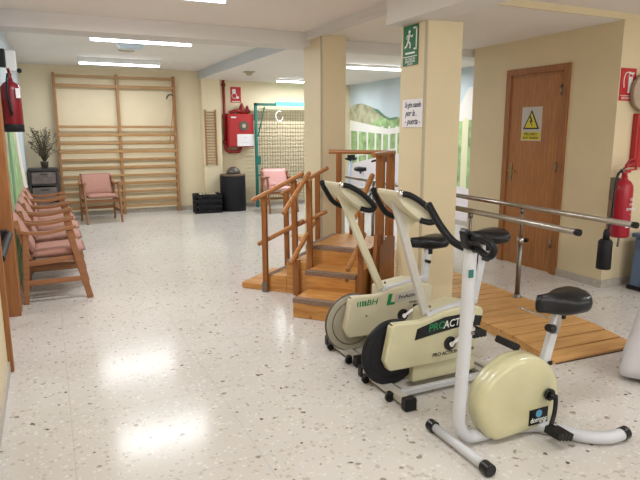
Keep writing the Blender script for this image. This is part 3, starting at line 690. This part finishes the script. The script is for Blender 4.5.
# ------------------------------------------------------------------ exercise bikes
def loop_foot(t, x, y0, y1, capr=.028):
    m = MB().box((x-.028,y0+.03,.022), (x+.028,y1-.03,.062)).build('front_foot' if x < .3 else 'rear_foot', 'whitegrey', t, bevel=.006)
    for a, b in ((y0-.01,y0+.045), (y1-.045,y1+.01)): MB().box((x-.038,a,0.0), (x+.038,b,.075)).build('foot_cap', 'black', m, bevel=.012)
    return m
def bench_bike(loc, label, disc_mat, variant):
    t = thing('exercise_bike', loc, label, 'exercise bike')
    ff = loop_foot(t, 0, -.29 if variant == 'black' else -.225, .235)
    for yy in (-.14, .13):
        MB().cyl((-.045,yy-.012,.022), (-.045,yy+.012,.022), .022, 16).box((-.05,yy-.018,.03), (-.02,yy+.018,.055)).build('transport_wheel', 'black', ff)
    loop_foot(t, .70, -.18, .22)
    MB().box((.02,-.165,.022), (.70,-.13,.055)).build('floor_rail', 'white', t, bevel=.005)
    MB().box((.02,.10,.022), (.70,.135,.055)).build('floor_rail', 'white', t, bevel=.005)
    for xx in (.07,.64): MB().box((xx-.02,-.13,.024),(xx+.02,.10,.052)).build('cross_rail', 'whitegrey', t)
    # flywheel
    fwm = MB().cyl((.03,-.055,.246), (.03,-.02,.246), .190, 56).build('flywheel', disc_mat, t, bevel=.004)
    MB().tube([(.03+.190*math.cos(2*PI*i/56), -.038, .246+.190*math.sin(2*PI*i/56)) for i in range(56)], .009, 8, closed=True).build('rim', 'rim' if disc_mat == 'disc' else 'black', fwm)
    MB().tube([(.03+.150*math.cos(2*PI*i/48), -.056, .246+.150*math.sin(2*PI*i/48)) for i in range(48)], .003, 6, closed=True).build('groove', 'rim' if disc_mat == 'disc' else 'blackmat', fwm)
    # housing
    hs = MB(); hs.prism([(-.02,.425),(.0,.44),(.19,.43),(.32,.465),(.50,.485),(.615,.46),(.635,.43),(.60,.30),(.585,.16),(.30,.155),(-.02,.162),(-.035,.175),(-.06,.225)][::-1], -.115, -.062)
    hs.prism([(.26,.45),(.32,.465),(.50,.485),(.615,.46),(.635,.43),(.60,.30),(.585,.16),(.26,.155)][::-1], -.0625, .10)
    hs.build('housing', 'bikecream' if variant == 'black' else 'bikecream2', t, bevel=.014, seg=3)
    MB().box((.145,-.095,.055), (.60,.08,.17)).build('lower_housing', 'bikecream', t, bevel=.01)
    # top rail
    tr = MB(); tr.bar((.235,-.075,.452), (.60,-.075,.505), .036, .028); tr.build('top_rail', 'white', t, bevel=.006)
    # handlebar mast
    k0 = .012 if variant == 'black' else -.085          # the grey-wheeled bike's mast leans further forward
    st = MB(); st.bar((.245,-.055,.45), (.0+k0,-.045,1.165), .030, .048, (1,0,0)); st.build('mast', 'bikecream2' if variant != 'black' else 'whitegrey', t, bevel=.006)
    MB().prism([(.03+k0,1.15),(.17+k0,1.03),(.085+k0,.93)][::-1], -.058, -.034).build('gusset', 'bikecream2', t)
    MB().cyl((.262,-.08,.50), (.262,-.074,.50), .008, 10).cyl((.272,-.08,.465), (.272,-.074,.465), .008, 10).build('bolt', 'darksteel', t)
    # console tray
    tray = MB(); tray.prism([(a+k0, b) for a, b in [(-.04,1.19),(.025,1.18),(.19,1.045),(.205,1.01),(.15,1.0),(.06,1.06),(.0,1.11),(-.04,1.165)]][::-1], -.15, .060)
    tray.build('console', 'bikecream2', t, bevel=.008)
    P = smooth_path([(-.03+k0,-.155,1.178),(.02+k0,-.18,1.168),(.10+k0,-.185,1.122),(.17+k0,-.185,1.062),(.195+k0,-.18,1.03),(.165+k0,-.17,1.012),(.11+k0,-.155,1.025)], 6)
    g_ = MB().tube(P, .0165, 14).build('handlebar', 'foam', t)
    MB().cyl((-.035+k0,-.148,1.18), (-.015+k0,-.165,1.178), .019, 14).build('ferrule', 'chrome', g_)
    P = smooth_path([(-.04+k0,.095,1.178),(-.02+k0,.115,1.150),(.02+k0,.125,1.09),(.06+k0,.125,1.04),(.12+k0,.12,1.01),(.18+k0,.10,1.01)], 6)
    MB().tube(P, .0165, 14).build('handlebar', 'foam', t)
    # saddle
    zs = .865 if variant == 'black' else .735; xs = .71 if variant == 'black' else .655
    MB().bar((.635,-.01,.45), (xs-.005,-.01,zs-.05), .03, .045, (1,0,0)).build('seat_post', 'white', t, bevel=.006)
    MB().cyl((xs-.03,-.03,zs-.13), (xs-.03,-.075,zs-.13), .012, 12).build('seat_knob', 'black', t)
    saddle(t, (xs-.01, -.01, zs), .30, .23)
    # crank and pedals
    hub = MB().cyl((.385,-.122,.268), (.385,-.114,.268), .042, 26).build('crank_hub', 'black', t)
    a0 = Vector((.385,-.132,.268)); a1 = Vector((.50,-.137,.345)) if variant == 'black' else Vector((.49,-.137,.33))
    MB().bar(a0, a1, .012, .02).cyl((.385,-.14,.268),(.385,-.118,.268),.016,14).build('crank', 'chrome', t)
    pedal(t, a1+Vector((.0,-.06,0)), 0)
    b1 = Vector((.27,.125,.19)); MB().bar((.385,.118,.268), b1, .012, .02).cyl((.385,.10,.268),(.385,.13,.268),.016,14).build('crank', 'chrome', t)
    pedal(t, b1+Vector((0,.06,0)), 0)
    # prints
    yn = -.1165
    if variant == 'black':
        MB().prism([(.135,.325),(.30,.345),(.45,.36),(.605,.345),(.62,.405),(.46,.437),(.34,.435),(.24,.412),(.15,.39)][::-1], yn-.001, yn+.003).build('stripe', 'black', t)
        text('lettering', 'PRO', .062, 'greentxt', (.285,yn-.0015,.385), '-y', t, sx=1.0, rot=R(5), shear=.2)
        text('lettering', 'ACTION', .062, 'signwhite', (.445,yn-.0015,.392), '-y', t, sx=.95, rot=R(3), shear=.2)
        text('lettering', 'PRO ACTION Magnetic', .031, 'black', (.415,yn,.210), '-y', t, sx=1.0, shear=.2)
        text('lettering', '- - - - -', .02, 'greentxt', (.46,yn,.182), '-y', t)
    else:
        text('lettering', 'BH', .055, 'greentxt', (.140,yn,.388), '-y', t, sx=1.2, shear=.2)
        bars_ = MB()
        for i in range(4): bars_.box((.030+.018*i,yn-.001,.370), (.030+.018*i+.008+.002*i,yn+.002,.404))
        bars_.build('logo_bars', 'greentxt', t)
        MB().prism([(.255,.352),(.315,.352),(.320,.369),(.285,.369),(.300,.428),(.270,.428)][::-1], yn-.001, yn+.002).build('green_mark', 'greentxt', t)
        MB().prism([(.325,.362),(.515,.377),(.515,.445),(.325,.42)][::-1], yn-.001, yn+.002).build('grey_band', 'signgrey', t)
        text('lettering', 'ProAction', .036, 'black', (.42,yn-.0015,.400), '-y', t, rot=R(4), shear=.2)
        text('lettering', 'FITNESS', .02, 'ink', (.47,yn,.350), '-y', t)
        MB().cyl((.10,yn-.002,.30), (.10,yn+.002,.30), .007, 10).build('screw', 'darksteel', t)
    return t
def saddle(t, c, L, W, H_=1.0):
    m = MB(); nu, nv = 18, 16
    def g(u, v):
        x = -L/2+L*u; w = W/2*(.18+.82*(1/(1+math.exp(-(u-.45)*11))))*(1-max(0,(u-.80)/.2)**2.2*.75)*(min(1,u/.06))**.5
        a = 2*PI*v; ca, sa = math.cos(a), math.sin(a)
        zz = .042*sa if sa > 0 else .050*sa*(.5+.5*min(1, u*2))
        return (c[0]+x, c[1]+w*math.copysign(abs(ca)**.7, ca), c[2]+H_*zz*(min(1,u/.05))**.5*(1-max(0,(u-.9)/.1)**2*.7)+.015*max(0,u-.5))
    gr = [[m.bm.verts.new(g(i/nu, j/nv)) for j in range(nv)] for i in range(nu+1)]
    for i in range(nu):
        for j in range(nv): m._f([gr[i][j], gr[i+1][j], gr[i+1][(j+1)%nv], gr[i][(j+1)%nv]], True)
    m._f(gr[-1]); 
    bmesh.ops.remove_doubles(m.bm, verts=m.bm.verts[:], dist=.0008)
    s = m.build('saddle', 'black', t)
    MB().cyl((c[0]+.02,c[1],c[2]-.085), (c[0]+.02,c[1],c[2]-.035), .024, 16).build('clamp', 'blackmat', s)
    return s
def pedal(t, c, tilt=0):
    m = MB().box((-.05,-.045,-.017), (.05,.045,.017)); 
    for x in (-.035,-.012,.012,.035): m.box((x-.004,-.047,-.020), (x+.004,.047,.020))
    o = m.build('pedal', 'black', t, bevel=.003, loc=c); o.rotation_euler = (0,tilt,0)
    return o
bench_bike((1.68,2.70,0), 'cream exercise bike with black flywheel, the middle one of the three', 'blackmat', 'black')
bench_bike((1.725,3.27,0), 'cream exercise bike with grey flywheel beside the training stairs', 'disc', 'grey')

# near bike: round ivory housing
nb = thing('exercise_bike', (1.662,2.005,0), 'white exercise bike with round ivory housing, nearest the viewer', 'exercise bike')
O_ = Vector((1.65,2.02,0))
def Lc(x, y, z): return (x-O_.x, y-O_.y, z)
fo = MB().cyl(Lc(1.640,1.80,.032), Lc(1.645,2.19,.032), .022, 20).build('front_foot', 'white', nb)
for a, b in (((1.639,1.76,.032),(1.641,1.812,.032)), ((1.645,2.175,.032),(1.645,2.22,.032))): MB().cyl(Lc(*a), Lc(*b), .030, 20).build('foot_cap', 'black', fo, bevel=.004)
P = smooth_path([Lc(1.685,2.02,.99), Lc(1.680,2.02,.60), Lc(1.664,2.02,.20), Lc(1.672,2.02,.11), Lc(1.715,2.02,.052), Lc(1.79,2.02,.036), Lc(1.95,2.02,.034), Lc(2.13,1.97,.034)], 8)
MB().tube(P, .031, 18).build('frame_tube', 'white', nb)
P = smooth_path([Lc(2.10,1.99,.034), Lc(2.17,1.90,.034), Lc(2.25,1.79,.034), Lc(2.34,1.735,.034), Lc(2.43,1.727,.034)], 8)
rf = MB().tube(P, .030, 18).build('rear_foot', 'white', nb)
MB().cyl(Lc(2.425,1.727,.034), Lc(2.470,1.732,.034), .033, 20).build('foot_cap', 'black', rf, bevel=.004)
MB().cyl(Lc(1.695,1.985,.585),Lc(1.695,1.993,.585),.008,10).build('bolt', 'darksteel', nb)
MB().tube([Lc(1.692,2.02,.595),Lc(1.692,2.02,.603)], .0325, 18).build('joint_ring', 'whitegrey', nb)
# housing
prof = [(1.735,.107),(1.712,.16),(1.704,.225),(1.712,.300),(1.742,.345),(1.784,.385),(1.835,.418),(1.893,.443),(1.95,.452),(2.008,.450),(2.075,.430),(2.136,.397),(2.18,.36),(2.213,.310),(2.235,.265),(2.243,.218),(2.238,.17),(2.224,.125),(2.205,.08),(2.180,.045),(2.12,.030),(1.95,.022),(1.82,.022),(1.77,.055)]
h = MB(); cxp, czp = 1.98, .24
layers = [(-.075,.72),(-.071,.88),(-.060,.955),(-.042,.99),(-.02,1.0),(-.012,.985),(-.004,1.0),(.015,.995),(.032,.96),(.045,.88),(.050,.78)]
rings = [[h.bm.verts.new(Lc(cxp+.018+(a-cxp)*k*.97, 2.02+y, czp-.012+(b-czp)*k*.97)) for a, b in prof] for y, k in layers]
for Aa, Bb in zip(rings, rings[1:]):
    for i in range(len(prof)): h._f([Aa[i], Aa[(i+1)%len(prof)], Bb[(i+1)%len(prof)], Bb[i]], True)
h._f(rings[0], True); h._f(rings[-1][::-1], True)
h.build('housing', 'ivory', nb)
st_ = MB().box(Lc(2.037,1.944,.062), Lc(2.160,1.942,.145)).build('sticker', 'black', nb)
MB().cyl(Lc(2.099,1.9425,.118), Lc(2.099,1.940,.118), .020, 24).build('round_logo', 'bluesticker', st_)
text('lettering', 'domyos', .036, 'signwhite', Lc(2.099,1.940,.087), '-y', st_, sx=.95); text('lettering', 'VM 200', .014, 'signwhite', Lc(2.125,1.940,.070), '-y', st_)
# crank, pedals
MB().cyl(Lc(2.148,1.935,.215), Lc(2.148,1.92,.215), .030, 24).build('crank_hub', 'black', nb)
ck = MB().tube(smooth_path([Lc(2.148,1.90,.215), Lc(2.152,1.893,.212), Lc(2.142,1.885,.14), Lc(2.110,1.875,.075)], 4), .011, 12).cyl(Lc(2.148,1.925,.215), Lc(2.148,1.89,.215), .017, 14)
ck.build('crank', 'black', nb)
o = pedal(nb, Lc(2.112,1.825,.068), R(14)); 
ck = MB().bar(Lc(2.15,2.13,.215), Lc(2.165,2.15,.36), .014, .022, (1,0,0)).cyl(Lc(2.15,2.10,.215), Lc(2.15,2.135,.215), .017, 14).build('crank', 'black', nb)
pedal(nb, Lc(2.115,2.20,.395), R(28))
# saddle post
MB().bar(Lc(2.165,2.0,.33), Lc(2.240,2.0,.60), .034, .048, (1,0,0)).build('seat_post', 'white', nb, bevel=.006)
MB().bar(Lc(2.220,1.995,.50), Lc(2.252,1.995,.63), .026, .036, (1,0,0)).build('inner_post', 'steel', nb)
MB().tube([Lc(2.195,1.97,.535), Lc(2.155,1.96,.55)], .006, 8).tube([Lc(2.175,1.965,.54), Lc(2.135,1.96,.555)], [.024,.018], 14).build('seat_knob', 'black', nb)
MB().bar(Lc(2.20,2.03,.575), Lc(2.05,2.06,.64), .022, .010).build('lever', 'steel', nb, bevel=.003)
MB().box(Lc(2.175,1.972,.345), Lc(2.20,1.98,.365)).build('post_socket', 'black', nb)
saddle(nb, Lc(2.245,2.0,.660), .315, .225, 1.3)
# handlebar and console
P = smooth_path([Lc(1.700,2.02,.975), Lc(1.69,2.08,.975), Lc(1.675,2.14,.995), Lc(1.665,2.20,1.04), Lc(1.66,2.255,1.09), Lc(1.66,2.315,1.148)], 6)
MB().tube(P, .0185, 14).build('handlebar', 'foam', nb)
P = smooth_path([Lc(1.69,2.01,.975), Lc(1.675,1.955,.985), Lc(1.667,1.89,.970), Lc(1.660,1.855,.982), Lc(1.658,1.84,1.012), Lc(1.657,1.865,1.035), Lc(1.657,1.915,1.046), Lc(1.660,1.98,1.036)], 6)
MB().tube(P, .0155, 14).build('handlebar', 'foam', nb)
MB().prism([(a-O_.x, b) for a, b in [(1.622,1.060),(1.634,1.078),(1.655,1.070),(1.70,1.02),(1.737,.975),(1.69,.97),(1.640,.985)]][::-1], -.034, .014).build('console', 'black', nb, bevel=.008, seg=3)
MB().box(Lc(1.655,1.987,.852), Lc(1.681,1.990,.888)).build('sticker', 'tealdecal', nb)
MB().tube(smooth_path([Lc(1.735,2.03,.96), Lc(1.745,2.05,.88), Lc(1.72,2.05,.74), Lc(1.71,2.05,.64)]), .007, 8).build('cable', 'black', nb)

# ------------------------------------------------------------------ two bikes far away by the mural
def far_bike(loc, rz, label, fr, seat):
    t = thing('exercise_bike', loc, label, 'exercise bike', rz)
    MB().cyl((-.4,-.2,.03), (-.4,.2,.03), .025, 12).build('front_foot', 'white', t)
    MB().cyl((.4,-.2,.03), (.4,.2,.03), .025, 12).build('rear_foot', 'white', t)
    f = MB(); f.tube([(-.4,0,.03),(.4,0,.05)], .025, 12); f.tube([(-.12,0,.05),(-.32,0,.98)], .025, 12); f.tube([(.1,0,.05),(.26,0,.75)], .025, 12); f.build('frame', fr, t)
    MB().cyl((-.12,-.05,.30), (-.12,.05,.30), .20, 30).build('flywheel_cover', 'white', t, bevel=.01)
    MB().tube(smooth_path([(-.22,-.18,.97),(-.30,-.13,.99),(-.32,0,.96),(-.30,.13,.99),(-.22,.18,.97)]), .02, 10).build('handlebar', 'black', t)
    MB().box((-.36,-.06,.97), (-.26,.06,1.06)).build('console', 'black', t, bevel=.01)
    sd = saddle(t, (.28,0,.80), .28, .22); sd.data.materials[0] = M[seat]
    MB().bar((-.02,-.07,.30), (.08,-.08,.18), .02, .02).bar((-.02,.07,.30), (-.12,.08,.42), .02, .02).build('crank', 'black', t)
    return t
far_bike((5.20,10.05,0), R(100), 'distant exercise bike with pale blue frame before the mural, left of the pair', 'frameblue', 'pinkvinyl')
far_bike((5.38,9.2,0), R(100), 'distant white exercise bike before the mural, right of the pair', 'white', 'black')

# ------------------------------------------------------------------ white cloth at the right edge
def drape(u, v):
    z = 1.05-1.02*v; a = 2*PI*u
    rr = .10+.33*v**.8; rr *= 1+.07*math.sin(a*7+.4)*v
    return (3.515+rr*math.cos(a), 2.13+rr*.62*math.sin(a), z)
cl = MB().sheet(drape, 84, 20); bmesh.ops.remove_doubles(cl.bm, verts=cl.bm.verts[:], dist=.0005)
cl = cl.build('white_sheet', 'cloth', None); m_ = cl.modifiers.new('thick', 'SOLIDIFY'); m_.thickness = .012
tag(cl, 'white cloth flaring down to the floor at the right edge near the platform end', 'cloth')

# ------------------------------------------------------------------ camera
f_px, cx, cy = 573., 320., 240.
v1 = Vector((45-cx, 132-cy, f_px)); v2 = Vector((1556-cx, 129-cy, f_px))
Yc = v1.normalized(); Zc = Yc.cross(v2).normalized()
if Zc.y > 0: Zc = -Zc
Xc = Yc.cross(Zc)
Rw = Matrix((Xc, Yc, Zc))            # world = Rw @ (right, down, forward)
right, down, fwd = Rw.col[0], Rw.col[1], Rw.col[2]
cam = bpy.data.cameras.new('camera'); co = bpy.data.objects.new('camera', cam); col.objects.link(co)
mm = Matrix((right, -down, -fwd)).transposed().to_4x4(); mm.translation = (0,0,1.5)
co.matrix_world = mm
cam.sensor_fit = 'HORIZONTAL'; cam.sensor_width = 36; cam.lens = f_px*36/640; cam.clip_start = .05
S.camera = co

# ------------------------------------------------------------------ world and view
wd = bpy.data.worlds.new('world'); S.world = wd; wd.use_nodes = True
wd.node_tree.nodes['Background'].inputs[0].default_value = (.75, .85, 1, 1); wd.node_tree.nodes['Background'].inputs[1].default_value = .8
S.view_settings.view_transform = 'Standard'; S.view_settings.look = 'None'; S.view_settings.gamma = 1; S.view_settings.use_curve_mapping = False
S.view_settings.exposure = 0.13
